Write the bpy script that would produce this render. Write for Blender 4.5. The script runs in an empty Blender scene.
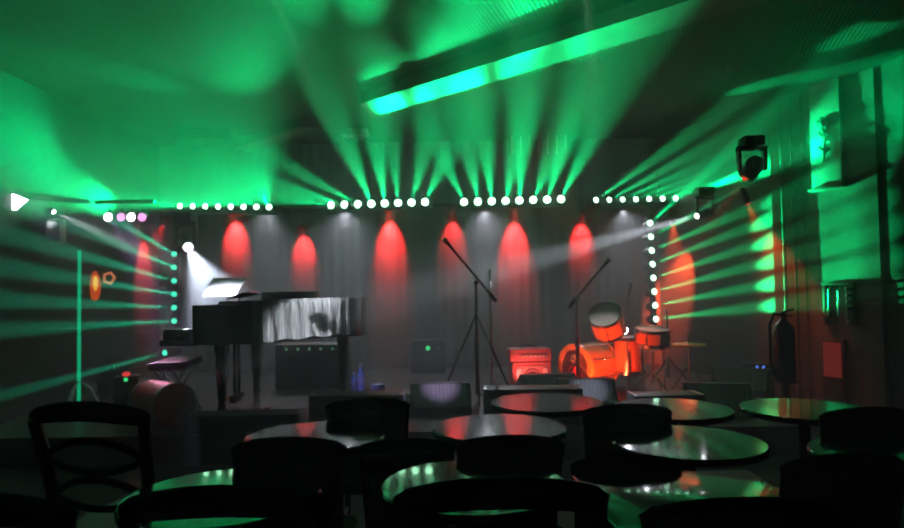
import bpy, bmesh, math, random
from mathutils import Vector, Matrix, Euler
random.seed(7)
R = math.radians
C = bpy.context.scene.collection
SC = bpy.context.scene
PI = math.pi

# ------------------------------------------------------------------ camera
HC, F = 1.35, 658.0
cam_d = bpy.data.cameras.new('camera')
cam = bpy.data.objects.new('camera', cam_d); C.objects.link(cam)
cam_d.sensor_width = 36.0; cam_d.lens = F / 904 * 36.0; cam_d.clip_start = 0.02
ROT = (Matrix.Rotation(R(92.0), 4, 'X') @ Matrix.Rotation(R(-0.9), 4, 'Z'))
cam.matrix_world = Matrix.Translation((0, 0, HC)) @ ROT
SC.camera = cam

def ray(px, py):
    return (ROT.to_3x3() @ Vector(((px - 452) / F, (264 - py) / F, -1.0)))
def at(px, py, Y):
    d = ray(px, py); return Vector((0, 0, HC)) + d * (Y / d.y)
def onz(px, py, z):
    d = ray(px, py); return Vector((0, 0, HC)) + d * ((z - HC) / d.z)

# ------------------------------------------------------------------ materials
def mat(name, col, rough=0.5, metal=0.0, var=0.25, scale=8.0, bump=0.0, stretch=(1, 1, 1), coat=0.0, alpha=None, trans=0.0):
    m = bpy.data.materials.new(name); m.use_nodes = True
    nt = m.node_tree; b = nt.nodes['Principled BSDF']
    tc = nt.nodes.new('ShaderNodeTexCoord'); mp = nt.nodes.new('ShaderNodeMapping')
    mp.inputs['Scale'].default_value = stretch
    nz = nt.nodes.new('ShaderNodeTexNoise'); nz.inputs['Scale'].default_value = scale; nz.inputs['Detail'].default_value = 4
    rp = nt.nodes.new('ShaderNodeValToRGB')
    c = Vector(col)
    rp.color_ramp.elements[0].color = (*(c * (1 - var)), 1); rp.color_ramp.elements[0].position = .3
    rp.color_ramp.elements[1].color = (*[min(1, x) for x in c * (1 + var)], 1); rp.color_ramp.elements[1].position = .7
    L = nt.links.new
    L(tc.outputs['Object'], mp.inputs['Vector']); L(mp.outputs[0], nz.inputs['Vector'])
    L(nz.outputs['Fac'], rp.inputs[0]); L(rp.outputs[0], b.inputs['Base Color'])
    b.inputs['Roughness'].default_value = rough; b.inputs['Metallic'].default_value = metal
    b.inputs['Coat Weight'].default_value = coat; b.inputs['Transmission Weight'].default_value = trans
    if bump:
        bp = nt.nodes.new('ShaderNodeBump'); bp.inputs['Strength'].default_value = bump; bp.inputs['Distance'].default_value = .02
        L(nz.outputs['Fac'], bp.inputs['Height']); L(bp.outputs[0], b.inputs['Normal'])
    return m

def emis(name, col, strength):
    m = bpy.data.materials.new(name); m.use_nodes = True
    nt = m.node_tree; nt.nodes.clear()
    e = nt.nodes.new('ShaderNodeEmission'); o = nt.nodes.new('ShaderNodeOutputMaterial')
    e.inputs[0].default_value = (*col, 1); e.inputs[1].default_value = strength
    nt.links.new(e.outputs[0], o.inputs[0])
    m.cycles.emission_sampling = 'NONE'
    return m

def ribbed(name, col, rough, scale, axis='X', depth=.02, var=.5, ang=0):
    """painted surface with fine parallel ribs"""
    m = mat(name, col, rough, var=.2, scale=1.3)
    nt = m.node_tree; b = nt.nodes['Principled BSDF']
    tc = nt.nodes.new('ShaderNodeTexCoord'); mp = nt.nodes.new('ShaderNodeMapping')
    mp.inputs['Rotation'].default_value = (0, 0, ang)
    w = nt.nodes.new('ShaderNodeTexWave'); w.bands_direction = axis
    w.inputs['Scale'].default_value = scale; w.inputs['Distortion'].default_value = .15
    bp = nt.nodes.new('ShaderNodeBump'); bp.inputs['Strength'].default_value = var; bp.inputs['Distance'].default_value = depth
    nt.links.new(tc.outputs['Object'], mp.inputs[0]); nt.links.new(mp.outputs[0], w.inputs['Vector'])
    nt.links.new(w.outputs['Fac'], bp.inputs['Height']); nt.links.new(bp.outputs[0], b.inputs['Normal'])
    return m

def thin_paper(name):
    m = mat(name, (.85, .85, .83), .7, var=.04)
    nt = m.node_tree; b = nt.nodes['Principled BSDF']; out = nt.nodes['Material Output']
    tr = nt.nodes.new('ShaderNodeBsdfTranslucent'); tr.inputs[0].default_value = (.9, .9, .88, 1)
    mx = nt.nodes.new('ShaderNodeMixShader'); mx.inputs[0].default_value = .5
    nt.links.new(b.outputs[0], mx.inputs[1]); nt.links.new(tr.outputs[0], mx.inputs[2]); nt.links.new(mx.outputs[0], out.inputs['Surface'])
    return m
M = dict(
    page=thin_paper('thin_white_page'),
    floor=mat('floor_dark_carpet', (.03, .03, .032), .9, scale=60, var=.4),
    ceiling=ribbed('ceiling_ribbed_paint', (.03, .031, .03), .6, 9.0, 'X', .012, .3, R(20)),
    ceiltrim=mat('ceiling_beam_paint', (.2, .2, .195), .5, var=.3, scale=4),
    backdrop=ribbed('backdrop_black_drape', (.16, .155, .16), .85, 2.2, 'X', .05, .35),
    leftwall=mat('wall_dark_paint', (.03, .031, .031), .8, var=.2, scale=2),
    rightwall=mat('wall_panel_paint', (.065, .065, .063), .6, var=.15, scale=2),
    pillar=ribbed('pillar_cream_paint', (.11, .11, .105), .5, 1.6, 'X', .02, .25),
    black=mat('matt_black_wall', (.012, .012, .012), .95, var=.3),
    stage=mat('stage_dark_boards', (.05, .046, .045), .35, var=.35, scale=6, stretch=(.3, 6, 1)),
    wood=mat('chair_dark_wood', (.011, .009, .008), .34, var=.35, scale=12, stretch=(1, 1, 6)),
    seat=mat('seat_black_vinyl', (.012, .012, .013), .5, var=.3, scale=30),
    top=mat('table_polished_top', (.018, .016, .015), .1, var=.3, scale=9, coat=.4),
    iron=mat('cast_iron', (.015, .015, .016), .5, metal=.3, var=.3),
    chrome=mat('chrome', (.75, .76, .78), .16, metal=1, var=.08),
    steel=mat('brushed_steel', (.42, .43, .45), .32, metal=1, var=.15, stretch=(1, 1, 9)),
    blackmetal=mat('black_metal', (.02, .02, .022), .35, metal=.5, var=.3),
    blackplastic=mat('black_plastic', (.022, .022, .024), .45, var=.3),
    piano=mat('piano_black_lacquer', (.008, .008, .009), .12, var=.2, coat=1.0),
    ivory=mat('ivory_keys', (.75, .74, .7), .3, var=.06),
    ebony=mat('ebony_keys', (.01, .01, .01), .3, var=.2),
    paper=mat('white_paper', (.82, .82, .8), .7, var=.05),
    rim_sheen=mat('pale_rim_sheen', (.62, .63, .66), .35, var=.45, scale=9, stretch=(5, 5, .5), bump=.5),  # pale streaks painted in for reflections on the black piano rim
    shell=mat('orange_drum_shell', (.75, .2, .045), .22, var=.3, scale=6, stretch=(1, 6, 1), coat=.6),
    hoop=mat('amber_drum_hoop', (.82, .42, .1), .3, var=.15),
    skin=mat('drum_skin', (.72, .68, .6), .5, var=.12, scale=5),
    darkskin=mat('drum_front_skin_dark', (.16, .07, .04), .4, var=.4),
    redpad=mat('red_felt_pad', (.75, .03, .05), .7, var=.15),
    brass=mat('cymbal_bronze', (.75, .45, .18), .28, metal=1, var=.2, scale=20),
    tolex=mat('red_amp_covering', (.62, .16, .13), .6, var=.2, scale=40, bump=.3),
    grille=mat('amp_grille_cloth', (.45, .22, .17), .8, var=.45, scale=70),
    cream=mat('cream_panel', (.75, .62, .52), .5, var=.1),
    wedge=mat('monitor_grey_paint', (.09, .09, .1), .4, var=.2, scale=40),
    wedgegrille=ribbed('monitor_steel_grille', (.38, .38, .4), .35, 9, 'X', .01, .4),
    redcase=mat('red_drum_wrap', (.5, .045, .04), .4, var=.2),
    bottle=mat('blue_water_bottle', (.35, .45, .95), .12, var=.1, coat=.5),
    glass=mat('clear_glass', (.8, .85, 1), .05, var=.02, trans=.6),
    lilac=mat('lilac_cloth', (.55, .45, .85), .6, var=.2),
    leaf=mat('dark_plant_leaves', (.03, .09, .035), .45, var=.4),
    white=mat('white_paint', (.78, .78, .76), .45, var=.05),
    paleboard=mat('pale_panel_board', (.36, .36, .34), .5, var=.12, scale=4),
    frame=mat('dark_picture_frame', (.06, .055, .05), .4, var=.2),
    posterdark=mat('poster_dark_print', (.05, .04, .04), .4, var=.5, scale=9),
    extred=mat('dark_red_enamel', (.05, .008, .008), .3, var=.2),
    carton=mat('amber_glass', (.8, .5, .2), .2, var=.1),
    redplastic=mat('red_plastic', (.8, .06, .03), .4, var=.1),
    lens_green=emis('lens_green', (.42, 1.0, .62), 14),
    lens_teal=emis('lens_teal', (.05, 1.0, .6), 2.2),
    lens_right=emis('lens_pale_green', (.5, 1.0, .68), 6),
    lens_white=emis('lens_white', (.9, .93, 1.0), 14),
    lens_pink=emis('lens_pink', (1.0, .42, .95), 2.2),
    lens_red=emis('lens_red', (1.0, .06, .03), 1.3),
    pole_glow=emis('green_pole_glow', (.0, .75, .33), .75),
    lamp_orange=emis('lamp_orange', (1.0, .12, .02), .75),
    lamp_yellow=emis('lamp_yellow', (1.0, .5, .06), 1.6),
    lamp_amber=emis('lamp_amber', (1.0, .3, .12), .9),
    poster_glow=emis('poster_red_glow', (.55, .06, .045), .32),
    led_green=emis('indicator_green', (.05, 1, .3), 1.2),
    led_blue=emis('indicator_blue', (.1, .25, 1), 1.5),
    led_red=emis('indicator_red', (1, .08, .08), 1.0),
    led_dim=emis('indicator_dim_green', (.25, .8, .35), .25),
)

# ------------------------------------------------------------------ mesh helpers
class MB:
    def __init__(s): s.bm = bmesh.new()
    def _x(s, vs, mtx):
        bmesh.ops.transform(s.bm, matrix=mtx, verts=vs)
    def box(s, c, size, rot=(0, 0, 0), bev=0.0):
        r = bmesh.ops.create_cube(s.bm, size=1.0); vs = r['verts']
        s._x(vs, Matrix.Translation(Vector(c)) @ Euler(rot).to_matrix().to_4x4() @ Matrix.Diagonal((*size, 1)))
        if bev:
            es = list({e for v in vs for e in v.link_edges})
            bmesh.ops.bevel(s.bm, geom=es, offset=bev, segments=2, affect='EDGES', profile=.6)
        return s
    def cyl(s, p0, p1, r0, r1=None, n=16, caps=True):
        p0, p1 = Vector(p0), Vector(p1); r1 = r0 if r1 is None else r1
        d = p1 - p0
        r = bmesh.ops.create_cone(s.bm, cap_ends=caps, segments=n, radius1=r0, radius2=r1, depth=d.length)
        q = Vector((0, 0, 1)).rotation_difference(d.normalized()).to_matrix().to_4x4()
        s._x(r['verts'], Matrix.Translation((p0 + p1) / 2) @ q); return s
    def sph(s, c, r, sc=(1, 1, 1), u=16, v=10):
        q = bmesh.ops.create_uvsphere(s.bm, u_segments=u, v_segments=v, radius=r)
        s._x(q['verts'], Matrix.Translation(Vector(c)) @ Matrix.Diagonal((*sc, 1))); return s
    def tube(s, pts, r, n=10, closed=False, flat=1.0, up=None):
        """swept tube; flat squeezes the section along its second axis"""
        pts = [Vector(p) for p in pts]; N = len(pts); rings = []
        rr = r if isinstance(r, (list, tuple)) else [r] * N
        prev = None
        for i, p in enumerate(pts):
            a = pts[(i - 1) % N] if (closed or i > 0) else p
            b = pts[(i + 1) % N] if (closed or i < N - 1) else p
            t = (b - a).normalized()
            ref = Vector(up) if up else (prev if prev else (Vector((0, 0, 1)) if abs(t.z) < .9 else Vector((0, 1, 0))))
            u = (ref - t * ref.dot(t)).normalized(); w = t.cross(u); prev = u
            rings.append([s.bm.verts.new(p + (u * math.cos(2 * PI * k / n) + w * math.sin(2 * PI * k / n) * flat) * rr[i]) for k in range(n)])
        for i in range(N if closed else N - 1):
            A, B = rings[i], rings[(i + 1) % N]
            for k in range(n): s.bm.faces.new((A[k], A[(k + 1) % n], B[(k + 1) % n], B[k]))
        if not closed:
            s.bm.faces.new(rings[0][::-1]); s.bm.faces.new(rings[-1])
        return s
    def lathe(s, prof, c=(0, 0, 0), n=32, axis=None):
        """prof: list of (r, z)"""
        base = Vector(c); q = Matrix.Identity(3) if axis is None else Vector((0, 0, 1)).rotation_difference(Vector(axis).normalized()).to_matrix()
        rings = []
        for r, z in prof:
            if r < 1e-5: rings.append([s.bm.verts.new(base + q @ Vector((0, 0, z)))])
            else: rings.append([s.bm.verts.new(base + q @ Vector((r * math.cos(2 * PI * k / n), r * math.sin(2 * PI * k / n), z))) for k in range(n)])
        for A, B in zip(rings, rings[1:]):
            for k in range(n):
                k2 = (k + 1) % n
                if len(A) == 1 and len(B) == 1: continue
                if len(A) == 1: s.bm.faces.new((A[0], B[k2], B[k]))
                elif len(B) == 1: s.bm.faces.new((A[k], A[k2], B[0]))
                else: s.bm.faces.new((A[k], A[k2], B[k2], B[k]))
        return s
    def prism(s, outline, z0, z1, mtx=None):
        lo = [s.bm.verts.new((x, y, z0)) for x, y in outline]; hi = [s.bm.verts.new((x, y, z1)) for x, y in outline]
        n = len(outline)
        s.bm.faces.new(lo[::-1]); s.bm.faces.new(hi)
        for k in range(n): s.bm.faces.new((lo[k], lo[(k + 1) % n], hi[(k + 1) % n], hi[k]))
        if mtx is not None: s._x(lo + hi, mtx)
        return s
    def quad(s, a, b, c, d):
        s.bm.faces.new([s.bm.verts.new(Vector(p)) for p in (a, b, c, d)]); return s
    def mesh(s, name, m):
        bmesh.ops.recalc_face_normals(s.bm, faces=s.bm.faces)
        me = bpy.data.meshes.new(name); s.bm.to_mesh(me); s.bm.free()
        me.materials.append(M[m] if isinstance(m, str) else m)
        me.polygons.foreach_set('use_smooth', [True] * len(me.polygons))
        me.set_sharp_from_angle(angle=R(38)); me.update()
        return me
    def build(s, name, m, parent=None):
        o = bpy.data.objects.new(name, s.mesh(name, m)); C.objects.link(o)
        if parent: o.parent = parent
        return o

def tag(o, label=None, cat=None, group=None, kind=None):
    if label: o['label'] = label
    if cat: o['category'] = cat
    if group: o['group'] = group
    if kind: o['kind'] = kind
    return o
def thing(name, loc, rz=0, label=None, cat=None, group=None):
    o = bpy.data.objects.new(name, None); C.objects.link(o); o.empty_display_size = .1
    o.location = loc; o.rotation_euler = (0, 0, rz)
    return tag(o, label, cat, group)
def struct(o): o['kind'] = 'structure'; return o
def copy_tree(o, parent=None):
    c = o.copy(); C.objects.link(c)
    if parent: c.parent = parent
    for ch in list(o.children): copy_tree(ch, c)
    return c

PW = dict(bar=9.0, red=26.0, white=22.0, key=9.0, x=12.0)
def spot(loc, target, power, col, size, blend=.6, radius=.02, parent=None, kindp='x'):
    """lamp of a fixture; child of that fixture"""
    l = bpy.data.lights.new('lamp', 'SPOT'); l.energy = power * PW.get(kindp, 1.0); l.color = col
    l.spot_size = R(size); l.spot_blend = blend; l.shadow_soft_size = radius
    o = bpy.data.objects.new('lamp', l); C.objects.link(o)
    loc, target = Vector(loc), Vector(target)
    q = (target - loc).to_track_quat('-Z', 'Y')
    o.matrix_world = Matrix.Translation(loc) @ q.to_matrix().to_4x4()
    if parent is not None:
        bpy.context.view_layer.update()
        o.parent = parent; o.matrix_parent_inverse = parent.matrix_world.inverted()
    return o

# ------------------------------------------------------------------ the room
ZC = 3.4      # ceiling
YB = 9.2      # back wall
ST = 0.23     # stage height
LX = -4.1
def wallseg(name, p, q, z0, z1, m, th=.12, side=1):
    p, q = Vector((*p, 0)), Vector((*q, 0)); d = (q - p).normalized(); n = Vector((-d.y, d.x, 0)) * th * side
    mb = MB(); mb.prism([(v.x, v.y) for v in (p, q, q + n, p + n)], z0, z1)
    return struct(mb.build(name, m))
mb = MB(); mb.box((.2, 4.2, -.06), (9.4, 11.0, .12)); struct(mb.build('floor', 'floor'))
mb = MB(); mb.box((.2, 4.2, ZC + .06), (9.4, 11.0, .12)); struct(mb.build('ceiling', 'ceiling'))
wallseg('wall_back', (LX - .2, YB), (3.1, YB), 0, ZC, 'backdrop', side=1)
wallseg('wall_left', (LX, -1.2), (LX, YB), 0, ZC, 'leftwall', side=1)
wallseg('wall_right', (2.9, YB), (3.57, 7.3), 0, ZC, 'rightwall', side=1)
wallseg('wall_rear', (4.4, -1.2), (LX - .1, -1.2), 0, ZC, 'black', side=1)
PA, PB = Vector((3.80, 6.98, 0)), Vector((4.09, 6.28, 0))
wallseg('wall_pillar', PA.xy, PB.xy, 0, ZC, 'pillar', th=.35, side=1)
wallseg('wall_corner', (3.57, 7.3), (3.80, 6.98), 0, ZC, 'pillar', th=.2, side=1)
wallseg('wall_near', (4.13, 6.28), (4.5, -1.2), 0, ZC, 'black', side=1)
# pilaster mouldings between the side wall and the pillar
for k, (px, w) in enumerate(((783, .04), (794, .05), (804, .04))):
    Y = 7.27 - .09 * k; x = at(px, 280, Y).x
    mb = MB(); mb.cyl((x, Y - .06, .02), (x, Y - .06, ZC - .02), w * .6, n=14)
    mb.box((x, Y - .05, ZC - .12), (w * 1.7, w * 1.7, .16), bev=.01); mb.box((x, Y - .05, .14), (w * 1.7, w * 1.7, .2), bev=.01)
    struct(mb.build('trim_%d' % (k + 1), 'rightwall'))
# stage platform
mb = MB()
mb.prism([(-3.75, 5.15), (2.7, 5.15), (3.3, 7.2), (2.86, YB - .01), (LX + .02, YB - .01), (LX + .02, 6.4)], 0.0, ST)
tag(struct(mb.build('stage_platform', 'stage')))
# ceiling downstand beam running diagonally over the stage front
ZB = 3.28
e = [onz(360, 104, ZB), onz(373, 117, ZB), onz(868, -28, ZB), onz(780, -28, ZB)]
mb = MB(); mb.prism([(v.x, v.y) for v in e], ZB, ZC); struct(mb.build('trim_4', 'ceiltrim'))
# second lower ceiling edge further left
e = [onz(232, 149, 3.28), onz(262, 150, 3.28), onz(318, 128, 3.28), onz(300, 127, 3.28)]
mb = MB(); mb.prism([(v.x, v.y) for v in e], 3.28, ZC); struct(mb.build('trim_5', 'ceiltrim'))
# ceiling vent
p = onz(200, 131, ZC)
v = thing('ceiling_vent', (p.x, p.y, ZC), R(4), 'dark slatted vent in the green-lit ceiling left of the beam', 'vent')
mb = MB(); mb.box((0, 0, -.02), (.86, .36, .04), bev=.008); mb.build('frame', 'frame', v)
for k in range(6):
    mb = MB(); mb.box((0, -.13 + k * .052, -.048), (.78, .03, .012), (R(25), 0, 0)); mb.build('slat', 'blackmetal', v)
p = onz(355, 130, ZC)
v = thing('ceiling_fitting', (p.x, p.y, ZC), 0, 'small pale ceiling fitting just below the end of the beam', 'fitting')
mb = MB(); mb.box((0, 0, -.04), (.34, .2, .08), bev=.012); mb.build('housing', 'white', v)
for k in range(3):
    mb = MB(); mb.cyl((-.1 + .1 * k, 0, -.08), (-.1 + .1 * k, 0, -.13), .035, .045, 14); mb.build('socket', 'chrome', v)
# slotted ventilation strip over the back of the stage
for k in range(7):
    p = at(512 + 9 * k, 150, YB - .3)
    mb = MB(); mb.box((0, 0, 0), (.022, .05, .26), bev=.004)
    o = mb.build('ceiling_baffle', 'white'); o.location = (p.x, p.y, ZC - .135)
    tag(o, 'thin pale upright slat above the stage, number %s from the left of seven' % ('first second third fourth fifth sixth seventh'.split()[k]), 'slat', 'row of slats above the lights')

# ------------------------------------------------------------------ haze
w = bpy.data.worlds.new('world'); SC.world = w; w.use_nodes = True
nt = w.node_tree; nt.nodes.clear()
wo = nt.nodes.new('ShaderNodeOutputWorld'); vs = nt.nodes.new('ShaderNodeVolumeScatter')
bg = nt.nodes.new('ShaderNodeBackground'); bg.inputs[0].default_value = (0, 0, 0, 1)
vs.inputs['Color'].default_value = (.95, .97, 1, 1); vs.inputs['Density'].default_value = .09; vs.inputs['Anisotropy'].default_value = .5
nt.links.new(vs.outputs[0], wo.inputs['Volume']); nt.links.new(bg.outputs[0], wo.inputs['Surface'])

# ------------------------------------------------------------------ LED beam bars
GREEN = (.0, 1.0, .26)
TEAL = (.0, 1.0, .5)
lens_mesh = {}
def lens_me(m, r):
    k = (m, r)
    if k not in lens_mesh:
        mb = MB(); mb.sph((0, 0, 0), r, (1, 1, .8)); lens_mesh[k] = mb.mesh('lens', m)
    return lens_mesh[k]
head_me = None
def led_bar(pts, targets, powers, col, lensmat, lr, size, label, vertical=False, blend=1.0):
    """pts: lamp positions in a line; targets: where each beam points"""
    global head_me
    if head_me is None:
        mb = MB(); mb.lathe([(0, .02), (.035, .02), (.05, -.01), (.056, -.06), (.05, -.09), (0, -.09)], n=18); head_me = mb.mesh('lamp_head', 'blackplastic')
    mid = (pts[0] + pts[-1]) / 2; d = (pts[-1] - pts[0]); L = d.length
    t = thing('led_beam_bar', mid, 0, label, 'stage light', 'LED beam bars')
    back = Vector((0, .1, -.06)) if not vertical else Vector((0, .1, 0))
    u = d.normalized(); q = Vector((1, 0, 0)).rotation_difference(u)
    mb = MB(); mb.box((0, 0, 0), (L + .17, .07, .07), bev=.01); mb._x(mb.bm.verts[:], Matrix.Translation(back) @ q.to_matrix().to_4x4())
    mb.build('housing', 'blackmetal', t)
    for s in (-1, 1):
        mb = MB(); mb.box(u * s * (L / 2 + .03) + back + Vector((0, .05, .04)), (.03, .1, .06), bev=.004); mb.build('bracket', 'blackmetal', t)
    for n_, (p, T, pw) in enumerate(zip(pts, targets, powers)):
        dirn = (T - p).normalized()
        h = bpy.data.objects.new('lamp_head', head_me); C.objects.link(h); h.parent = t
        h.location = p - mid - dirn * .03; h.rotation_mode = 'QUATERNION'; h.rotation_quaternion = dirn.to_track_quat('Z', 'Y')
        le = bpy.data.objects.new('lens', lens_me(lensmat, lr)); C.objects.link(le); le.parent = h
        le.location = (0, 0, .03)
        spot(p + dirn * (lr + .03), T, pw, col, size[n_] if isinstance(size, list) else size, blend, .015, t, 'bar')
    return t

YT = 8.7
def lin(a, b, n): return [a + (b - a) * i / (n - 1) for i in range(n)]
def bar_pts(x0, y0, x1, y1, Y, n=8): return [at(x, y, Y) for x, y in zip(lin(x0, x1, n), lin(y0, y1, n))]
K = 1.0
# far left bar: wide fan out to the left over the audience
tl = [at(px, py, Y) for px, py, Y in ((-20, 192, 6.6), (-50, 186, 6.4), (-70, 178, 6.2), (-60, 168, 6.0), (-40, 150, 5.8), (-10, 120, 5.6), (60, 80, 5.4), (190, 60, 5.2))]
led_bar(bar_pts(180, 206, 269, 207, YT), tl, [130, 135, 135, 130, 115, 95, 80, 80], GREEN, 'lens_green', .038, [22, 22, 22, 24, 28, 34, 34, 34],
        'leftmost row of eight green lamps under the ceiling above the piano', blend=1.0)
tm = [onz(px, py, ZC) for px, py in ((180, 120), (225, 112), (280, 110), (325, 105), (362, 100), (399, 95), (440, 100), (500, 100))]
tm[0] = at(60, 168, 6.6); tm[1] = at(150, 150, 7.0); tm[2] = at(200, 120, 6.8)
tm[3] = onz(255, -80, ZC); tm[4] = onz(345, -80, ZC); tm[5] = onz(388, 107, ZB); tm[6] = onz(440, 92, ZB); tm[7] = onz(485, 78, ZB)
led_bar(bar_pts(331, 205, 425, 202, YT), tm, [380, 380, 310, 280, 280, 150, 130, 120], GREEN, 'lens_green', .05, [20, 20, 14, 9, 9, 15, 15, 15],
        'row of eight green lamps above the tall microphone stand, left of centre')
tr = [onz(px, py, ZC) for px, py in ((370, 105), (425, 100), (470, 98), (500, 92), (525, 90), (565, 90), (615, 80), (680, 85))]
tr[0] = onz(415, 99, ZB); tr[1] = onz(458, 86, ZB); tr[3] = onz(535, 62, ZB); tr[5] = onz(610, 36, ZB)
tr[2] = onz(462, -70, ZC); tr[4] = onz(532, -70, ZC); tr[6] = onz(630, -60, ZC); tr[7] = onz(690, -60, ZC)
led_bar(bar_pts(464, 202, 561, 199, YT), tr, [150, 140, 260, 130, 290, 130, 260, 260], GREEN, 'lens_green', .05, [15, 15, 9, 15, 9, 15, 9, 9],
        'row of eight green lamps right of centre above the red amplifier')
tR = [at(px, py, Y) for px, py, Y in ((700, 128, 7.4), (730, 135, 7.3), (755, 141, 7.2), (775, 147, 7.1), (790, 153, 7.0), (800, 158, 7.0), (812, 150, 6.9), (820, 138, 6.8))]
led_bar(bar_pts(596, 200, 689, 198, YT), tR, [560, 600, 600, 600, 560, 560, 600, 650], GREEN, 'lens_green', .036, [10, 10, 10, 10, 10, 9, 8, 8],
        'rightmost row of eight green lamps high above the drums')
# upright bars at both ends of the backdrop
tv = [at(px, py, Y) for px, py, Y in ((95, 208, 5.3), (80, 228, 5.3), (70, 252, 5.3), (60, 276, 5.3), (50, 302, 5.3), (40, 328, 5.3))]
led_bar(bar_pts(174, 254, 174, 321, YT, 6), tv, [400] * 6, TEAL, 'lens_teal', .036, 2.6, 'upright bar of six teal green lamps behind the piano keyboard', True)
tv = [at(px, py, Y) for px, py, Y in ((722, 160, 7.2), (770, 176, 7.1), (796, 190, 7.0), (804, 206, 7.0), (809, 228, 6.95), (813, 250, 6.9), (816, 275, 6.88), (818, 300, 6.85))]
led_bar(bar_pts(650, 223, 656, 319, YT), tv, [560] * 8, GREEN, 'lens_right', .042, 8, 'upright bar of eight pale green lamps right of the drum kit', True, blend=1.0)
# the low beam left of the piano comes from a small floor lamp
p = at(164, 353, 6.9); T = at(0, 396, 5.9)
t = thing('floor_spotlight', (p.x, p.y, ST), 0, 'small green floor spotlight on a short stand left of the piano', 'stage light')
h = p.z - ST
mb = MB(); mb.cyl((0, 0, 0), (0, 0, h - .06), .014, n=10)
for k in range(3): mb.cyl((0, 0, .25), (.22 * math.cos(k * 2.09), .22 * math.sin(k * 2.09), .005), .01, n=8)
mb.build('stand', 'steel', t)
dd = (T - p).normalized()
mb = MB(); mb.cyl(Vector((0, 0, h)) - dd * .16, Vector((0, 0, h)) - dd * .02, .05, .05, 16); mb.build('lamp_body', 'blackplastic', t)
mb = MB(); mb.sph(Vector((0, 0, h)) - dd * .01, .028); mb.build('lens', 'lens_teal', t)
spot(p + dd * .04, T, 330, TEAL, 6, .8, .015, t)

# truss pipe the lights hang on
a, b = at(172, 205, YT + .165), at(560, 199, YT + .165)
a.z -= .03; b.z -= .03
a.z -= .02; b.z -= .02
t = thing('lighting_pipe', (0, 0, 0), 0, 'long black lighting pipe behind the rows of green lamps', 'lighting pipe')
mb = MB(); mb.cyl(a, b, .025, n=12); mb.build('pipe', 'blackmetal', t)
for k in range(5):
    q = a + (b - a) * (.06 + .22 * k)
    mb = MB(); mb.cyl(q, (q.x, YB - .002, q.z), .014, n=8); mb.cyl((q.x, YB - .02, q.z), (q.x, YB - .002, q.z), .05, n=14); mb.build('wall_bracket', 'blackmetal', t)

# ------------------------------------------------------------------ red wall washers
def par_can(p, target, power, col, size, lensmat, label, name='can_spotlight', cat='stage light', group=None, r=.055, blend=.6, hang=None, lr=None, kindp='red'):
    p, target = Vector(p), Vector(target); d = (target - p).normalized()
    t = thing(name, p, 0, label, cat, group)
    mb = MB(); mb.lathe([(0, -.2), (r * .6, -.2), (r * .85, -.16), (r, -.05), (r, .0), (r * .9, .0), (r * .9, -.015), (0, -.015)], n=20, axis=d); mb.build('can', 'blackmetal', t)
    mb = MB(); mb.lathe([(r * .88, -.012), (r * .6, .004), (0, .01)], n=20, axis=d); mb.build('lens', lensmat, t)
    sd = d.cross(Vector((0, 0, 1)));  sd = sd.normalized() if sd.length > .05 else Vector((1, 0, 0))
    top = Vector((0, 0, r + .07)) - d * .08
    mb = MB(); mb.tube([sd * (r + .012) - d * .08, sd * (r + .012) - d * .08 + Vector((0, 0, .06)), top + sd * .03, top - sd * .03, -sd * (r + .012) - d * .08 + Vector((0, 0, .06)), -sd * (r + .012) - d * .08], .007, 8)
    if hang == 'ceiling': mb.cyl(top, (top.x, top.y, ZC - p.z - .001), .012, n=8)
    mb.build('yoke', 'blackmetal', t)
    spot(p + d * .02, target, power, col, size, blend, .02, t, kindp)
    return t
RED = (1.0, .035, .035)
names = ['above the piano keyboard', 'above the streaked sheen on the piano', 'left of the tall microphone stand', 'right above the tall microphone stand', 'above the red amplifier', 'above the drum microphone boom']
for k, (px, y0, pw, lo) in enumerate(((236, 218, 22, .34), (304, 232, 12, .34), (390, 214, 34, .46), (452, 214, 13, .42), (514, 214, 26, .5), (581, 220, 12, .34))):
    P = at(px, y0, YB); P = Vector((P.x, YB - .21, P.z + .1))
    tgt = Vector((P.x, YB, P.z - lo))
    par_can(P, tgt, pw, RED, 50 if lo < .4 else 46, 'lens_red', 'small red downlight on the backdrop ' + names[k], group='red downlights along the backdrop', r=.04, blend=.9)
# red washes on the two side walls
P = Vector((LX + .3, 8.75, 2.3)); par_can(P, (LX, 8.75, 1.75), 26, RED, 46, 'lens_red', 'small red downlight on the left side wall', group='red downlights on the side walls', r=.04, blend=.8)
P = at(682, 222, 8.3); P = Vector((P.x - .12, P.y, P.z)); par_can(P, at(676, 262, 8.62), 60, (1, .09, .02), 44, 'lens_red', 'small orange-red downlight on the right side wall beside the upright bar', group='red downlights on the side walls', r=.04, blend=.8)
P = at(748, 204, 7.35); par_can(P, at(764, 245, 7.28), 9, (1, .09, .02), 46, 'lens_red', 'small orange-red downlight on the right side wall beside the pillar', group='red downlights on the side walls', r=.04, blend=.8)

# wide white wash cans added to fill the stage haze with grey, pointing down
for k, (px, tx, pw, lab) in enumerate(((268, 330, 4, 'added dark wide wash light on the lighting pipe above the piano sheen'), (346, 400, 4.5, 'added dark wide wash light on the lighting pipe above the blue bottles'), (484, 430, 4.5, 'added dark wide wash light on the lighting pipe right of the tall microphone stand'), (622, 520, 3.5, 'added dark wide wash light on the lighting pipe above the drum toms'))):
    P = at(px, 209, 9.0)
    par_can(P, (P.x + .1, 7.8, ST), pw, (.85, .87, 1), 110, 'steel', lab, r=.045, blend=1.0, kindp='white', group='added wide wash lights on the lighting pipe')

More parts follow.
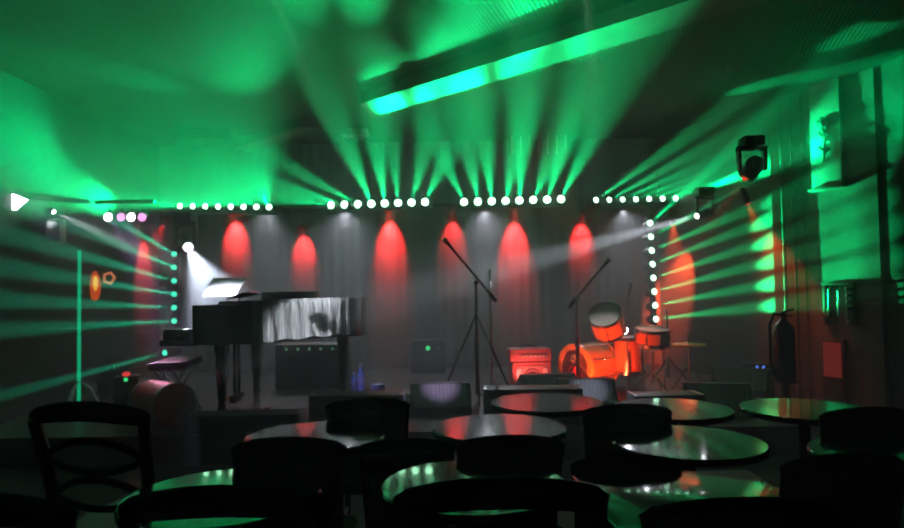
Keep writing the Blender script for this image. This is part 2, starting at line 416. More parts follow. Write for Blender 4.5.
# ------------------------------------------------------------------ white spots
def moving_head(p, target, power, col, size, lensmat, label, r=.07, lr=.05, blend=.5, up=True, kindp='white'):
    p, target = Vector(p), Vector(target); d = (target - p).normalized()
    t = thing('moving_head_spotlight', p, 0, label, 'stage light')
    mb = MB(); mb.lathe([(0, -.24), (r * .7, -.24), (r, -.18), (r * 1.05, -.06), (r * .9, 0), (0, 0)], n=20, axis=d); mb.build('head', 'blackplastic', t)
    mb = MB(); mb.sph(d * .0, lr, u=16, v=10); mb.build('lens', lensmat, t)
    s = Vector((1, 0, 0)); c0 = -d * .12; z = .2
    mb = MB(); mb.box(c0 + s * (r + .04) + Vector((0, 0, z / 2)), (.03, .07, z + .05), bev=.008); mb.box(c0 - s * (r + .04) + Vector((0, 0, z / 2)), (.03, .07, z + .05), bev=.008)
    mb.box(c0 + Vector((0, 0, z)), (2 * r + .11, .09, .04), bev=.008); mb.build('yoke', 'blackplastic', t)
    mb = MB(); mb.box(c0 + Vector((0, 0, z + .07)), (.2, .2, .1), bev=.015); mb.build('base', 'blackplastic', t)
    spot(p + d * (lr + .01), target, power, col, size, blend, .03, t, kindp)
    return t
WH = (.72, .8, 1.0)
moving_head(at(188, 247, 7.2), at(220, 308, 6.3), 55, WH, 31, 'lens_white', 'white spotlight shining its cone down onto the piano music desk')
moving_head(at(697, 216, 7.9), at(308, 322, 6.05), 230, (.85, .92, 1), 7, 'lens_white', 'white spotlight right of the drums sending a beam leftwards', r=.05, lr=.03)
# four small track spots on the left
a, b = at(100, 211, 7.5), at(150, 210, 7.5)
t = thing('track_rail', (0, 0, 0), 0, 'short black rail carrying four pink white spotlights', 'rail')
mb = MB(); mb.box((a + b) / 2 + Vector((0, 0, .1)), ((b - a).length + .1, .04, .04), bev=.005); mb.build('rail', 'blackmetal', t)
tw = ['first', 'second', 'third', 'fourth']
for k, (px, lm, pw) in enumerate(((108, 'lens_white', 10), (121, 'lens_pink', 10), (131, 'lens_white', 14), (142, 'lens_pink', 12))):
    p = at(px, 217, 7.5)
    d = (at(440, 390, 6.0) - p).normalized()
    t = thing('track_spotlight', p, 0, 'small pink white spotlight on the left rail, %s from the left wall' % tw[k], 'spotlight', 'spotlights on the left rail')
    d2 = Vector((.25, -.9, -.35)).normalized()
    mb = MB(); mb.lathe([(0, -.16), (.035, -.16), (.05, -.1), (.055, 0), (0, -.01)], n=18, axis=d2); mb.build('can', 'blackmetal', t)
    mb = MB(); mb.sph((0, 0, 0), .052, (.9, .6, 1)); mb.build('lens', lm, t)
    mb = MB(); mb.cyl((0, .06, .02), (0, .03, .1), .012, n=8); mb.build('stem', 'blackmetal', t)
    spot(p + d * .07, (at(175, 345, 5.9), at(180, 350, 5.8), at(172, 402, 5.45), at(260, 405, 5.9))[k], pw, ((.75, .45, 1.0), (.75, .45, 1.0), (1, .3, .35), (1, .4, .7))[k], 14, .8, .02, t)
# white wall lamp at the far left and a beam lamp above the pale speaker
p = at(17, 201, 6.15)
t = thing('wall_floodlight', p, 0, 'white triangular floodlight high on the left wall with a hanging cable', 'lamp')
mb = MB(); mb.prism([(-.07, -.1), (.09, 0), (-.07, .1)], -.03, .03, Matrix.Rotation(R(90), 4, 'X') @ Matrix.Rotation(R(8), 4, 'Z')); mb.build('lens', 'lens_white', t)
mb = MB(); mb.box((-.1, .02, 0), (.05, .12, .26), bev=.01); mb.build('housing', 'white', t)
mb = MB(); mb.tube([(-.08, .0, -.12), (-.085, .01, -.5), (-.05, .02, -1.0), (-.06, .02, -1.5)], .006, 6); mb.build('cable', 'steel', t)
spot(p + Vector((.12, -.05, 0)), p + Vector((2, -.2, -.8)), .8, WH, 100, .8, .03, t)
p = at(58, 231, 6.65)
t = thing('wall_speaker', p, 0, 'pale grey box loudspeaker on the left wall under the floodlight', 'speaker')
mb = MB(); mb.box((-.02, 0, 0), (.15, .14, .24), (0, 0, R(15)), bev=.012); mb.build('cabinet', 'white', t)
mb = MB(); mb.box((-.01, -.07, -.01), (.12, .012, .2), (0, 0, R(15)), bev=.004); mb.build('grille', 'steel', t)
par_can(at(54, 212, 6.7), at(300, 322, 6.2), 45, (.9, .95, 1), 12, 'lens_white', kindp='white', label='white narrow spotlight on the left wall aimed at the piano', r=.03, blend=.8)
# orange sconce and ring light
p = at(95, 286, 7.5)
t = thing('wall_sconce', p, 0, 'glowing orange flame-shaped sconce on the left wall', 'lamp')
mb = MB(); mb.lathe([(0, -.17), (.035, -.15), (.06, -.06), (.065, .02), (.045, .11), (.015, .17), (0, .175)], n=18); mb.build('shade', 'lamp_orange', t)
mb = MB(); mb.sph((.03, -.045, .03), .035, (.7, .8, 2.6)); mb.build('bulb', 'lamp_yellow', t)
mb = MB(); mb.box((-.1, .02, -.05), (.14, .05, .05), bev=.008); mb.build('bracket', 'blackmetal', t)
p = at(109, 278, 7.65)
t = thing('ring_light', p, 0, 'small orange star-like ring of light right of the sconce', 'lamp')
pts = []
for k in range(20):
    rr = .055 if k % 4 else .07
    pts.append((rr * math.cos(k * PI / 10), 0, rr * math.sin(k * PI / 10)))
mb = MB(); mb.tube(pts, .014, 8, closed=True, up=(0, 1, 0)); mb.build('ring', 'lamp_amber', t)
mb = MB(); mb.cyl((-.1, 0, 0), (-.34, .02, 0), .01, n=8); mb.build('bracket', 'blackmetal', t)
# thin pole with arm on the left, an even green glow set in its material
p = at(79, 376, 6.4)
t = thing('glowing_pole', (p.x, p.y, 0), 0, 'thin glowing green upright pole on a stand near the left wall', 'lamp')
z1 = at(77, 250, 6.4).z
mb = MB(); mb.cyl((0, 0, .1), (0, 0, z1), .016, n=12); mb.build('glowing_upright', 'pole_glow', t)
mb = MB(); mb.cyl((0, 0, at(77, 328, 6.4).z), (-.36, 0, at(77, 328, 6.4).z - .01), .008, n=8); mb.build('arm', 'white', t)
for k in range(3):
    an = k * 2.094 + .4
    mb = MB(); mb.tube([(0, 0, .5), (.1 * math.cos(an), .1 * math.sin(an), .42), (.3 * math.cos(an), .3 * math.sin(an), .012)], .011, 8); mb.build('leg', 'white', t)

# dark moving head hanging at upper right + red key light for the drums
p = at(745, 178, 6.7)
moving_head(p, at(625, 345, 7.0), 20, (1, .12, .04), 18, 'lens_red', kindp='key', label='black moving head light hanging at upper right before the pillar', r=.09, lr=.03, blend=.9)
for k, (px, Y, tx, ty, pw, lab) in enumerate(((528, 6.72, 532, 352, 2.4, 'added black floor can light glowing red before the red amplifier'), (600, 6.42, 604, 330, 10, 'added black floor can light glowing red before the bass drum'))):  # floor cans added out of sight to light amplifier and drums red
    q = at(px, 390, Y); q.z = ST + .1
    t = par_can(q, at(tx, ty, 7.2), pw, (1, .1, .03) if k else (1, .16, .15), 95, 'lens_red', lab, name='added_floor_can', r=.07, blend=.7, kindp='key')
    mb = MB(); mb.box((0, 0, -.09), (.16, .12, .018), bev=.004); mb.cyl((-.075, 0, -.09), (-.075, 0, .0), .008, n=8); mb.cyl((.075, 0, -.09), (.075, 0, .0), .008, n=8); mb.build('foot', 'blackmetal', t)

for k, (x, Y, tx, ty, ty_, pw, col, sz, lab) in enumerate((  # unseen cans added overhead to brighten monitors, bottles and drums
        (-1.0, 3.3, 442, 390, 6.0, 34, (.72, .55, 1.0), 6, 'added black ceiling can light with violet lens over the tables, aimed at the lone microphone'),
        (-1.35, 3.3, 366, 383, 6.05, 16, (.45, .5, 1.0), 5, 'added black ceiling can light with blue lens over the tables, aimed at the bottles'),
        (.25, 3.3, 590, 394, 6.1, 24, (.7, .75, 1.0), 6, 'added black ceiling can, white lens, over the tables, aimed at the bass drum monitor'),
        (.7, 3.3, 604, 345, 7.0, 34, (.9, .85, .9), 8, 'added black ceiling can light with white lens over the tables, aimed at the drums'))):
    par_can((x, Y, 3.12), at(tx, ty, ty_), pw, col, sz, 'lens_white', lab, hang='ceiling', kindp='white', blend=1.0)

# ------------------------------------------------------------------ grand piano
PX, PY = -2.23, 6.3
PS = .82
pn = thing('grand_piano', (PX, PY, ST), 0, 'black grand piano on stage left with a spotlit music desk', 'piano'); pn.scale = (PS, 1, 1)
ol = [(.02, -.7), (.5, -.7)]
for t_ in lin(0, 1, 12)[1:]:                       # concave bentside
    x = .5 + 1.05 * t_; y = -.7 + .62 * (t_ * t_ * (3 - 2 * t_)) + .12 * t_
    ol.append((x, y))
ol += [(1.63, .12), (1.66, .3), (1.62, .5), (1.5, .64), (1.35, .7), (.02, .7)]
mb = MB(); mb.prism(ol, .66, 1.0); mb.build('case', 'piano', pn)
big = [(x * 1.012 - .01, y * 1.02) for x, y in ol if x > .3]
big = [(.3, -.715)] + big + [(.3, .715)]
mb = MB(); mb.prism(big, 1.003, 1.03); mb.build('lid', 'piano', pn)
mb = MB(); mb.box((-.14, 0, .68), (.36, 1.42, .06), bev=.012); mb.build('key_bed', 'piano', pn)
for s in (-1, 1):
    mb = MB(); mb.box((-.13, s * .68, .75), (.3, .07, .1), bev=.02); mb.build('cheek', 'piano', pn)
kb = mb = MB()
for k in range(52): mb.box((-.15, -.62 + (k + .5) * 1.24 / 52, .725), (.15, 1.24 / 52 - .0015, .025))
mb.build('white_keys', 'ivory', pn)['kind'] = 'stuff'
mb = MB()
for k in range(51):
    if k % 7 not in (1, 4): mb.box((-.12, -.62 + (k + 1) * 1.24 / 52, .745), (.095, .011, .02))
mb.build('black_keys', 'ebony', pn)['kind'] = 'stuff'
for lx, ly in ((.24, -.5), (.24, .52), (1.35, .42)):
    mb = MB(); mb.lathe([(.075, .66), (.08, .6), (.06, .54), (.066, .46), (.05, .25), (.036, .12), (.05, .09), (.04, .06), (.028, .05), (0, .05)], (lx, ly, 0), 20)
    lg = mb.build('leg', 'piano', pn)
    mb = MB(); mb.cyl((lx, ly - .02, .03), (lx, ly + .02, .03), .03, n=14); mb.build('caster', 'brass', lg)
mb = MB(); mb.box((.2, .06, .38), (.03, .03, .56), bev=.004); mb.box((.2, -.06, .38), (.03, .03, .56), bev=.004); mb.box((.2, 0, .1), (.08, .24, .07), bev=.01)
ly = mb.build('pedal_lyre', 'piano', pn)
for k in (-1, 0, 1):
    mb = MB(); mb.box((.1, k * .06, .09), (.14, .025, .012), bev=.004); mb.build('pedal', 'brass', ly)
mb = MB()
mb.tube([(.38, -.4, 1.03), (.43, -.4, 1.085)], .01, 8); mb.tube([(.38, .4, 1.03), (.43, .4, 1.085)], .01, 8)
mb.box((.36, 0, 1.07), (.012, .9, .2), (0, R(72), 0), bev=.004); mb.build('music_desk', 'piano', pn)
# sheet music, curled, lit by the spot
def curl(w, h, n=9):
    mb = MB(); rows = []
    for i in range(n):
        s = i / (n - 1); x = .27 * s; z = .15 * s ** .6 + .02 * s * s
        rows.append((x, z))
    for (x0, z0), (x1, z1) in zip(rows, rows[1:]):
        mb.quad((x0, -w / 2, z0), (x1, -w / 2, z1), (x1, w / 2, z1), (x0, w / 2, z0))
    bmesh.ops.remove_doubles(mb.bm, verts=mb.bm.verts, dist=1e-5)
    return mb
o = curl(.32, .2).build('sheet_music', 'page'); o.location = (PX + .04, PY - .1, ST + 1.065); o.rotation_euler = (0, 0, R(-50))
tag(o, 'open white sheet music lit up on the piano music desk', 'sheet music')
# pale pleated panel standing in for streaky reflections on the curved rim
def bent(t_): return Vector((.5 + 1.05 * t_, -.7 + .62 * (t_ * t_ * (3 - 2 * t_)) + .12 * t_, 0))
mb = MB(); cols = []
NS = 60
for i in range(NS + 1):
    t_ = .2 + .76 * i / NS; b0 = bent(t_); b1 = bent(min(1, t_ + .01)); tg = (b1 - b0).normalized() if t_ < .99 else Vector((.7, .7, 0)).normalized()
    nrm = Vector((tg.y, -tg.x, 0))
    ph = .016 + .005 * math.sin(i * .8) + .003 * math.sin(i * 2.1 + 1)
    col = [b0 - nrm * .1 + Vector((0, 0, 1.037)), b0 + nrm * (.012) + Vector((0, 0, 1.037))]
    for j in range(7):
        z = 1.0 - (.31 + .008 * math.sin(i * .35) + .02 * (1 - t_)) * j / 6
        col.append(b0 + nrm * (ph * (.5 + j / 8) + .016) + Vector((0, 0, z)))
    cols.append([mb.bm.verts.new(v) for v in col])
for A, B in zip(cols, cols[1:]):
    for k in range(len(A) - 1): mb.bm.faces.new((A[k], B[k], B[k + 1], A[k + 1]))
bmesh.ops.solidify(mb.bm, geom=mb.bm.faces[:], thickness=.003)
o = mb.build('rim_sheen_panel', 'rim_sheen'); o.location = (PX, PY, ST); o.scale = (PS, 1, 1)
tag(o, 'pale streaked panel added as reflected light on the curved side of the piano', 'cover')  # no real cover: the panel stands in for reflections on the rim
t = thing('laptop_case', (PX + .66, PY + .1, ST + 1.0315), R(6), 'flat dark case lying on the closed piano lid', 'case')
mb = MB(); mb.box((0, 0, .035), (.5, .34, .07), bev=.012); mb.build('body', 'blackplastic', t)
mb = MB(); mb.box((0, -.175, .05), (.3, .012, .016), bev=.003); mb.build('handle', 'chrome', t)
# X-frame bench for the pianist
kx = at(172, 372, 5.9)
t = thing('piano_bench', (kx.x, 6.0, ST), R(8), 'black padded bench on crossed silver legs in front of the piano keys', 'bench')
hb = .47
mb = MB(); mb.box((0, 0, hb), (.32, .6, .07), bev=.025); mb.build('seat', 'seat', t)
for sy in (-1, 1):
    for sx in (-1, 1):
        mb = MB(); mb.cyl((-sx * .17, sy * .2 + sx * .012, .012), (sx * .13, sy * .2 + sx * .012, hb - .036), .012, n=10); mb.build('crossed_leg', 'steel', t)
    mb = MB(); mb.cyl((0, sy * .2 - .02, .24), (0, sy * .2 + .02, .24), .02, n=12); mb.build('pivot', 'chrome', t)
# red drum on its side, bits on the stage left
p = at(172, 408, 5.4)
t = thing('red_drum', (p.x - .1, 5.45, ST + .195), R(50), 'red wrapped drum lying on its side at the stage edge', 'drum')
mb = MB(); mb.cyl((0, -.2, 0), (0, .2, 0), .185, n=32); mb.build('shell', 'redcase', t)
for s in (-1, 1):
    mb = MB(); mb.lathe([(.18, -.012), (.192, -.012), (.192, .012), (.18, .012), (.18, -.012)], (0, s * .2, 0), 32, axis=(0, 1, 0)); mb.build('hoop', 'steel', t)
p = at(110, 388, 7.0)
t = thing('potted_plant', (p.x, p.y, 0 if False else ST), 0, 'dark bushy plant by the left wall behind the wooden chair', 'plant')
mb = MB(); mb.lathe([(0, 0), (.1, 0), (.13, .2), (.14, .22), (.12, .22), (0, .19)], n=20); mb.build('pot', 'blackplastic', t)
mb = MB()
for k in range(46):
    an = random.uniform(0, 2 * PI); L = random.uniform(.15, .36); el = random.uniform(.3, 1.3)
    d = Vector((math.cos(an) * math.cos(el), math.sin(an) * math.cos(el), math.sin(el))); s = d.cross(Vector((0, 0, 1))).normalized() * .03
    b = Vector((0, 0, .2)); mb.quad(b, b + d * L * .5 + s, b + d * L - Vector((0, 0, .04)), b + d * L * .5 - s)
mb.build('leaves', 'leaf', t)
p = at(127, 371, 5.9)
t = thing('effects_box', (p.x, 5.9, ST), R(20), 'small stage box with red and green indicators behind the plant', 'box')
h = p.z - ST
mb = MB(); mb.box((0, 0, h / 2 - .02), (.2, .18, h - .04), bev=.012); mb.build('body', 'blackplastic', t)
mb = MB(); mb.sph((0, -.06, h - .02), .035, (1, .6, .6)); mb.build('red_indicator', 'led_red', t)
mb = MB(); mb.sph((.0, -.09, h - .065), .018); mb.build('green_indicator', 'led_green', t)
# amber cup near piano leg, red case beyond
p = at(197, 413, 5.55)
t = thing('amber_bottle', (p.x, 5.55, ST), 0, 'small amber bottle on the stage floor by the piano leg', 'bottle')
mb = MB(); mb.lathe([(0, 0), (.03, 0), (.032, .1), (.013, .14), (.012, .19), (0, .19)], n=16); mb.build('body', 'carton', t)
mb = MB(); mb.cyl((0, 0, .19), (0, 0, .205), .014, n=12); mb.build('cap', 'chrome', t)
p = at(263, 409, 5.9)
t = thing('pedal_box', (p.x, p.y, ST), R(10), 'small red effects pedal on the stage right of the piano leg', 'pedal')
mb = MB(); mb.box((0, 0, .03), (.12, .16, .06), (R(6), 0, 0), bev=.01); mb.build('body', 'redplastic', t)
mb = MB(); mb.cyl((0, -.03, .06), (0, -.03, .075), .015, n=12); mb.build('switch', 'chrome', t)
# low console behind piano with small indicator lights
p = at(310, 349, 7.4)
t = thing('stage_console', (p.x, 7.6, ST), R(-3), 'low dark rack behind the piano with a row of dim green indicators', 'rack')
hh = p.z - ST + .05
mb = MB(); mb.box((0, 0, hh / 2), (.8, .36, hh), bev=.02); mb.build('body', 'blackplastic', t)
for k in range(5):
    mb = MB(); mb.sph((-.26 + .13 * k, -.19, hh - .05), .016); mb.build('indicator', 'led_dim', t)
p = at(428, 348, 8.6)
t = thing('amp_rack', (p.x, 8.75, ST), 0, 'dark rack with one bright green indicator at the back of the stage', 'rack')
hh = p.z - ST + .1
mb = MB(); mb.box((0, 0, hh / 2), (.44, .3, hh), bev=.02); mb.build('body', 'blackplastic', t)
mb = MB(); mb.sph((0, -.16, hh - .1), .03); mb.build('green_indicator', 'led_green', t)
mb = MB(); mb.sph((.14, -.155, hh - .1), .014); mb.build('dim_indicator', 'led_dim', t)

# ------------------------------------------------------------------ microphone stands
def mic(parent, p, d, s=1.0):
    d = Vector(d).normalized(); p = Vector(p)
    m1 = MB(); m1.cyl(p - d * .15 * s, p, .011 * s, .019 * s, 12); b = m1.build('microphone', 'blackmetal', parent)
    m2 = MB(); m2.sph(p + d * .02 * s, .028 * s); m2.build('grille', 'steel', b)
def boom_stand(base, zc, tip, tail, label, feet=.38, straight=False, tripod_z=.75):
    """base: floor point; zc: clutch height above floor; tip/tail: boom ends relative to base"""
    t = thing('microphone_stand', base, 0, label, 'microphone stand')
    mb = MB(); mb.cyl((0, 0, .06), (0, 0, zc * .55), .021, n=12); mb.build('pole', 'blackmetal', t)
    mb = MB(); mb.cyl((0, 0, zc * .55), (0, 0, zc), .014, n=12); mb.build('upper_pole', 'steel', t)
    mb = MB(); mb.cyl((0, 0, zc * .55 - .05), (0, 0, zc * .55 + .03), .026, n=12); mb.build('clutch', 'chrome', t)
    for k in range(3):
        an = k * 2.094 + .52
        mb = MB(); mb.tube([(0, 0, tripod_z), (feet * .5 * math.cos(an), feet * .5 * math.sin(an), tripod_z * .5), (feet * math.cos(an), feet * math.sin(an), .012)], .011, 8); mb.build('leg', 'blackmetal', t)
    mb = MB(); mb.sph((0, 0, zc), .03); mb.cyl((0, -.04, zc), (0, .04, zc), .02, n=10); mb.build('boom_joint', 'chrome', t)
    tip, tail = Vector(tip), Vector(tail)
    mb = MB(); mb.cyl(tail, tip, .011, n=10); b = mb.build('boom_arm', 'blackmetal', t)
    if (tail - Vector((0, 0, zc))).length > .1:
        d = (tip - tail).normalized(); mb = MB(); mb.cyl(tail, tail + d * .1, .02, n=10); mb.build('counterweight', 'blackplastic', b)
    mic(t, tip + (tip - tail).normalized() * .13, tip - tail)
    return t
def rel(px, py, Y, base): return at(px, py, Y) - Vector(base)
Ym = 6.5
b = at(476, 300, Ym); base = Vector((b.x, Ym, ST))
boom_stand(base, at(474, 283, Ym).z - ST, rel(455, 252, Ym - .1, base), rel(496, 301, Ym + .1, base), 'tall black boom microphone stand alone at centre stage', tripod_z=.85, feet=.42)
t = thing('music_stand', (base.x + .16, Ym + .35, ST), 0, 'slim silver straight stand just behind the tall microphone stand', 'stand')
mb = MB(); mb.cyl((0, 0, .03), (0, 0, 1.18), .011, n=10); mb.build('pole', 'steel', t)
mb = MB(); mb.lathe([(0, 0), (.14, 0), (.14, .015), (.03, .035), (0, .035)], n=24); mb.build('base', 'blackmetal', t)
mb = MB(); mb.cyl((0, -.02, 1.18), (0, -.06, 1.3), .018, .024, 12); mb.build('clip', 'chrome', t)
Yd = 7.1
b = at(577, 330, Yd - .35); base = Vector((b.x, Yd - .35, ST))
boom_stand(base, at(577, 298, Yd - .35).z - ST, rel(600, 270, Yd - .2, base), rel(568, 308, Yd - .4, base), 'boom microphone stand leaning over the drums from the left', tripod_z=.35, feet=.25)
b = at(627, 330, 8.1); base = Vector((b.x, 8.1, ST))
boom_stand(base, at(627, 306, 8.1).z - ST, rel(629, 294, 8.05, base), (0, 0, at(627, 306, 8.1).z - ST), 'short overhead microphone stand rising behind the drum toms', tripod_z=.4, feet=.3)

# ------------------------------------------------------------------ drum kit
def drum(name, c, ax, r, depth, label, hoopm, skinm='skin', shellm='shell', lugs=8, hin=.99):
    """c: centre, ax: axis direction (top / front head)"""
    ax = Vector(ax).normalized(); q = Vector((0, 0, 1)).rotation_difference(ax).to_matrix()
    t = thing(name, c, 0, label, 'drum')
    h = depth / 2
    mb = MB(); mb.lathe([(r, -h), (r, h), (r * .97, h), (r * .97, -h), (r, -h)], n=36, axis=ax); mb.build('shell', shellm, t)
    for s in (1, -1):
        mb = MB(); z = s * h
        mb.lathe([(r * hin, z - .018), (r * 1.05, z - .018), (r * 1.05, z + .018), (r * hin, z + .018), (r * hin, z - .018)], n=36, axis=ax); mb.build('hoop', hoopm, t)
        mb = MB(); mb.lathe([(0, z + .004), (r * .985, z + .004), (r * .985, z - .004), (0, z - .004)], n=36, axis=ax); mb.build('drum_head', skinm if s > 0 else 'skin', t)
    for k in range(lugs):
        an = 2 * PI * k / lugs + .2
        p = q @ Vector((r * 1.03 * math.cos(an), r * 1.03 * math.sin(an), 0)); u = ax
        mb = MB(); mb.cyl(p - u * (h - .01), p + u * (h - .01), .006, n=8); mb.sph(p, .016, u=8, v=6); mb.build('lug', 'chrome', t)
    return t
# bass drum, front head turned to the left of camera
bc = at(589, 371, Yd + .05); rb = .23
bc.z = ST + rb * 1.06 + .012
bax = Vector((-.8, -.6, 0)).normalized()
bd = drum('bass_drum', bc, bax, rb, .42, 'orange bass drum with amber hoop and dark front head', 'hoop', 'darkskin', hin=.78)
mb = MB(); pf = bax * .225
q = Vector((0, 0, 1)).rotation_difference(bax).to_matrix()
mb.lathe([(0, 0), (.06, 0), (.065, .03), (.055, .05), (0, .055)], pf + Vector((0, 0, -.07)), 20, axis=bax)
mb._x(mb.bm.verts[:], Matrix.Translation(pf) @ Matrix.Diagonal((1, 1, 1.9, 1)) @ Matrix.Translation(-pf) @ Matrix.Translation((0, 0, 0.02)))
mb.build('red_felt_patch', 'redpad', bd)
mb = MB(); mb.sph(pf + Vector((0, 0, .085)), .045, (1, 1, 1)); mb.build('pale_badge', 'cream', bd)
for s in (-1, 1):
    side = Vector((-bax.y, bax.x, 0)) * s
    mb = MB(); mb.cyl(side * .2 + bax * .08 + Vector((0, 0, -.08)), side * .34 + bax * .15 + Vector((0, 0, -bc.z + ST + .008)), .009, n=8); mb.build('spur', 'chrome', bd)
# toms
drum('rack_tom', at(607, 322, Yd - .12), (-.35, -.62, .7), .17, .22, 'chrome-rimmed tom tilted forward above the orange bass drum', 'chrome', lugs=6)
c = at(640, 372, Yd - .2); r_ = .17
ft = drum('floor_tom', (c.x - .06, Yd + .02, ST + .36), (0, -.03, 1), .15, .36, 'orange red floor tom standing right of the bass drum', 'chrome', lugs=6)
for k in range(3):
    an = k * 2.094 + .3
    mb = MB(); mb.cyl((.175 * math.cos(an), .175 * math.sin(an), .05), (.185 * math.cos(an), .185 * math.sin(an), -.352), .008, n=8); mb.build('leg', 'chrome', ft)
c = at(616, 344, Yd + .3)
drum('second_rack_tom', (c.x, c.y + .12, c.z + .06), (-.1, -.35, .93), .16, .15, 'orange tom tucked below and behind the chrome-rimmed tom', 'chrome', lugs=6)
c = at(652, 337, Yd - .1)
sn = drum('snare_drum', c, (.02, -.12, 1), .18, .15, 'orange red snare drum on a stand right of the toms', 'chrome', lugs=8)
t = thing('snare_stand', (c.x, c.y, ST), 0, 'chrome tripod stand under the snare drum', 'stand')
hz = c.z - ST - .11
mb = MB(); mb.cyl((0, 0, .12), (0, 0, hz - .05), .012, n=10); mb.build('pole', 'chrome', t)
for k in range(3):
    an = k * 2.094 + .9
    mb = MB(); mb.cyl((0, 0, .2), (.22 * math.cos(an), .22 * math.sin(an), .008), .009, n=8); mb.build('leg', 'chrome', t)
    mb = MB(); mb.tube([(0, 0, hz - .05), (.14 * math.cos(an), .14 * math.sin(an), hz - .02), (.155 * math.cos(an), .155 * math.sin(an), hz - .004)], .007, 8); mb.build('basket_arm', 'chrome', t)
c = at(689, 346, Yd - .25)
t = thing('hi_hat', (c.x, c.y, ST), 0, 'bronze hi-hat cymbals on a thin stand at the drum kit right edge', 'cymbal')
hz = c.z - ST
mb = MB(); mb.cyl((0, 0, .06), (0, 0, hz + .13), .009, n=10); mb.build('pole', 'chrome', t)
for s in (0, 1):
    mb = MB(); z = hz + s * .022; sg = 1 if s else -1
    mb.lathe([(.012, z + sg * .022), (.03, z + sg * .02), (.05, z + sg * .008), (.175, z), (.175, z - sg * .0015), (.05, z + sg * .005), (.012, z + sg * .018)], n=36); mb.build('cymbal', 'brass', t)
for k in range(3):
    an = k * 2.094 + .2
    mb = MB(); mb.cyl((0, 0, .28), (.2 * math.cos(an), .2 * math.sin(an), .008), .009, n=8); mb.build('leg', 'chrome', t)
mb = MB(); mb.box((0, -.2, .03), (.08, .26, .02), (R(8), 0, 0), bev=.005); mb.build('pedal', 'steel', t)
# cymbal stand to the right of snare
c = at(668, 360, Yd + .25)
t = thing('cymbal_stand', (c.x, c.y, ST), 0, 'dark cymbal stand rising between snare drum and upright lamp bar', 'stand')
hz = at(668, 312, Yd + .25).z - ST
mb = MB(); mb.cyl((0, 0, .08), (0, 0, hz), .01, n=10); mb.build('pole', 'steel', t)
for k in range(3):
    an = k * 2.094
    mb = MB(); mb.cyl((0, 0, .3), (.24 * math.cos(an), .24 * math.sin(an), .008), .009, n=8); mb.build('leg', 'steel', t)
mb = MB(); mb.sph((0, 0, hz), .02); mb.build('wing_nut', 'chrome', t)

# ------------------------------------------------------------------ amplifier
c = at(531, 385, 7.0)
AX, AY, AZ = c.x, 7.15, ST
t = thing('speaker_cabinet', (AX, AY, AZ), R(6), 'red covered guitar speaker cabinet left of the bass drum', 'speaker')
mb = MB(); mb.box((0, 0, .16), (.42, .28, .3), bev=.018); mb.build('body', 'tolex', t)
mb = MB(); mb.box((0, -.142, .155), (.35, .016, .24), bev=.004); g = mb.build('grille', 'grille', t)
mb = MB(); mb.lathe([(.075, -.004), (.085, .006), (.095, -.004)], (0, -.152, .155), 24, axis=(0, -1, 0)); mb.build('speaker_ring', 'blackplastic', g)
mb = MB(); mb.lathe([(0, .012), (.04, .004), (.07, -.004)], (0, -.152, .155), 24, axis=(0, -1, 0)); mb.build('speaker_cone', 'blackplastic', g)
for s in (-1, 1):
    mb = MB(); mb.box((s * .145, -.152, .2), (.05, .01, .09), bev=.003); mb.build('pale_corner_panel', 'cream', t)
    for sy in (-1, 1):
        mb = MB(); mb.cyl((s * .17, sy * .1, 0), (s * .17, sy * .1, .012), .02, n=10); mb.build('foot', 'blackplastic', t)
t = thing('amplifier_head', (AX - .005, AY, AZ + .311), R(6), 'pinkish red amplifier head sitting on the red speaker cabinet', 'amplifier')
mb = MB(); mb.box((0, 0, .07), (.45, .25, .135), bev=.015); mb.build('body', 'tolex', t)
mb = MB(); mb.box((.03, -.126, .06), (.32, .012, .06), bev=.003); f = mb.build('front_panel', 'grille', t)
for k in range(6):
    mb = MB(); mb.cyl((-.09 + k * .045, -.132, .06), (-.09 + k * .045, -.15, .06), .012, n=12); mb.build('knob', 'cream', f)
mb = MB(); mb.tube([(-.08, 0, .138), (-.07, 0, .165), (.07, 0, .165), (.08, 0, .138)], .012, 8); mb.build('handle', 'blackplastic', t)

# ------------------------------------------------------------------ floor monitors
def wedge_parts():
    t = bpy.data.objects.new('floor_monitor', None); C.objects.link(t)
    W = .54
    prof = [(-.2, 0), (.2, 0), (.2, .14), (.06, .25), (-.02, .25), (-.2, .05)]    # y, z ; slanted grille faces +y (players)
    mb = MB(); mb.prism(prof, -W / 2, W / 2, Matrix(((0, 0, 1, 0), (1, 0, 0, 0), (0, 1, 0, 0), (0, 0, 0, 1)))); mb.build('cabinet', 'wedge', t)
    a, b = Vector((0, .2, .14)), Vector((0, .06, .25)); m_ = (a + b) / 2; ang = math.atan2(.11, -.14)
    mb = MB(); mb.box((0, 0, 0), (W - .06, (a - b).length - .03, .012)); mb._x(mb.bm.verts[:], Matrix.Translation(m_ + Vector((0, .005, .006))) @ Matrix.Rotation(-math.atan2(.11, .14), 4, 'X')); mb.build('grille', 'wedgegrille', t)
    a, b = Vector((0, -.2, .05)), Vector((0, -.02, .25)); m_ = (a + b) / 2
    mb = MB(); mb.box((0, 0, 0), (W - .05, (a - b).length - .03, .01)); mb._x(mb.bm.verts[:], Matrix.Translation(m_ + Vector((0, -.004, .004))) @ Matrix.Rotation(math.atan2(.2, .18), 4, 'X')); mb.build('back_panel', 'wedgegrille', t)
    mb = MB(); mb.box((W / 2 + .004, 0, .15), (.012, .1, .03), bev=.004); mb.build('side_handle', 'blackplastic', t)
    return t
w0 = wedge_parts()
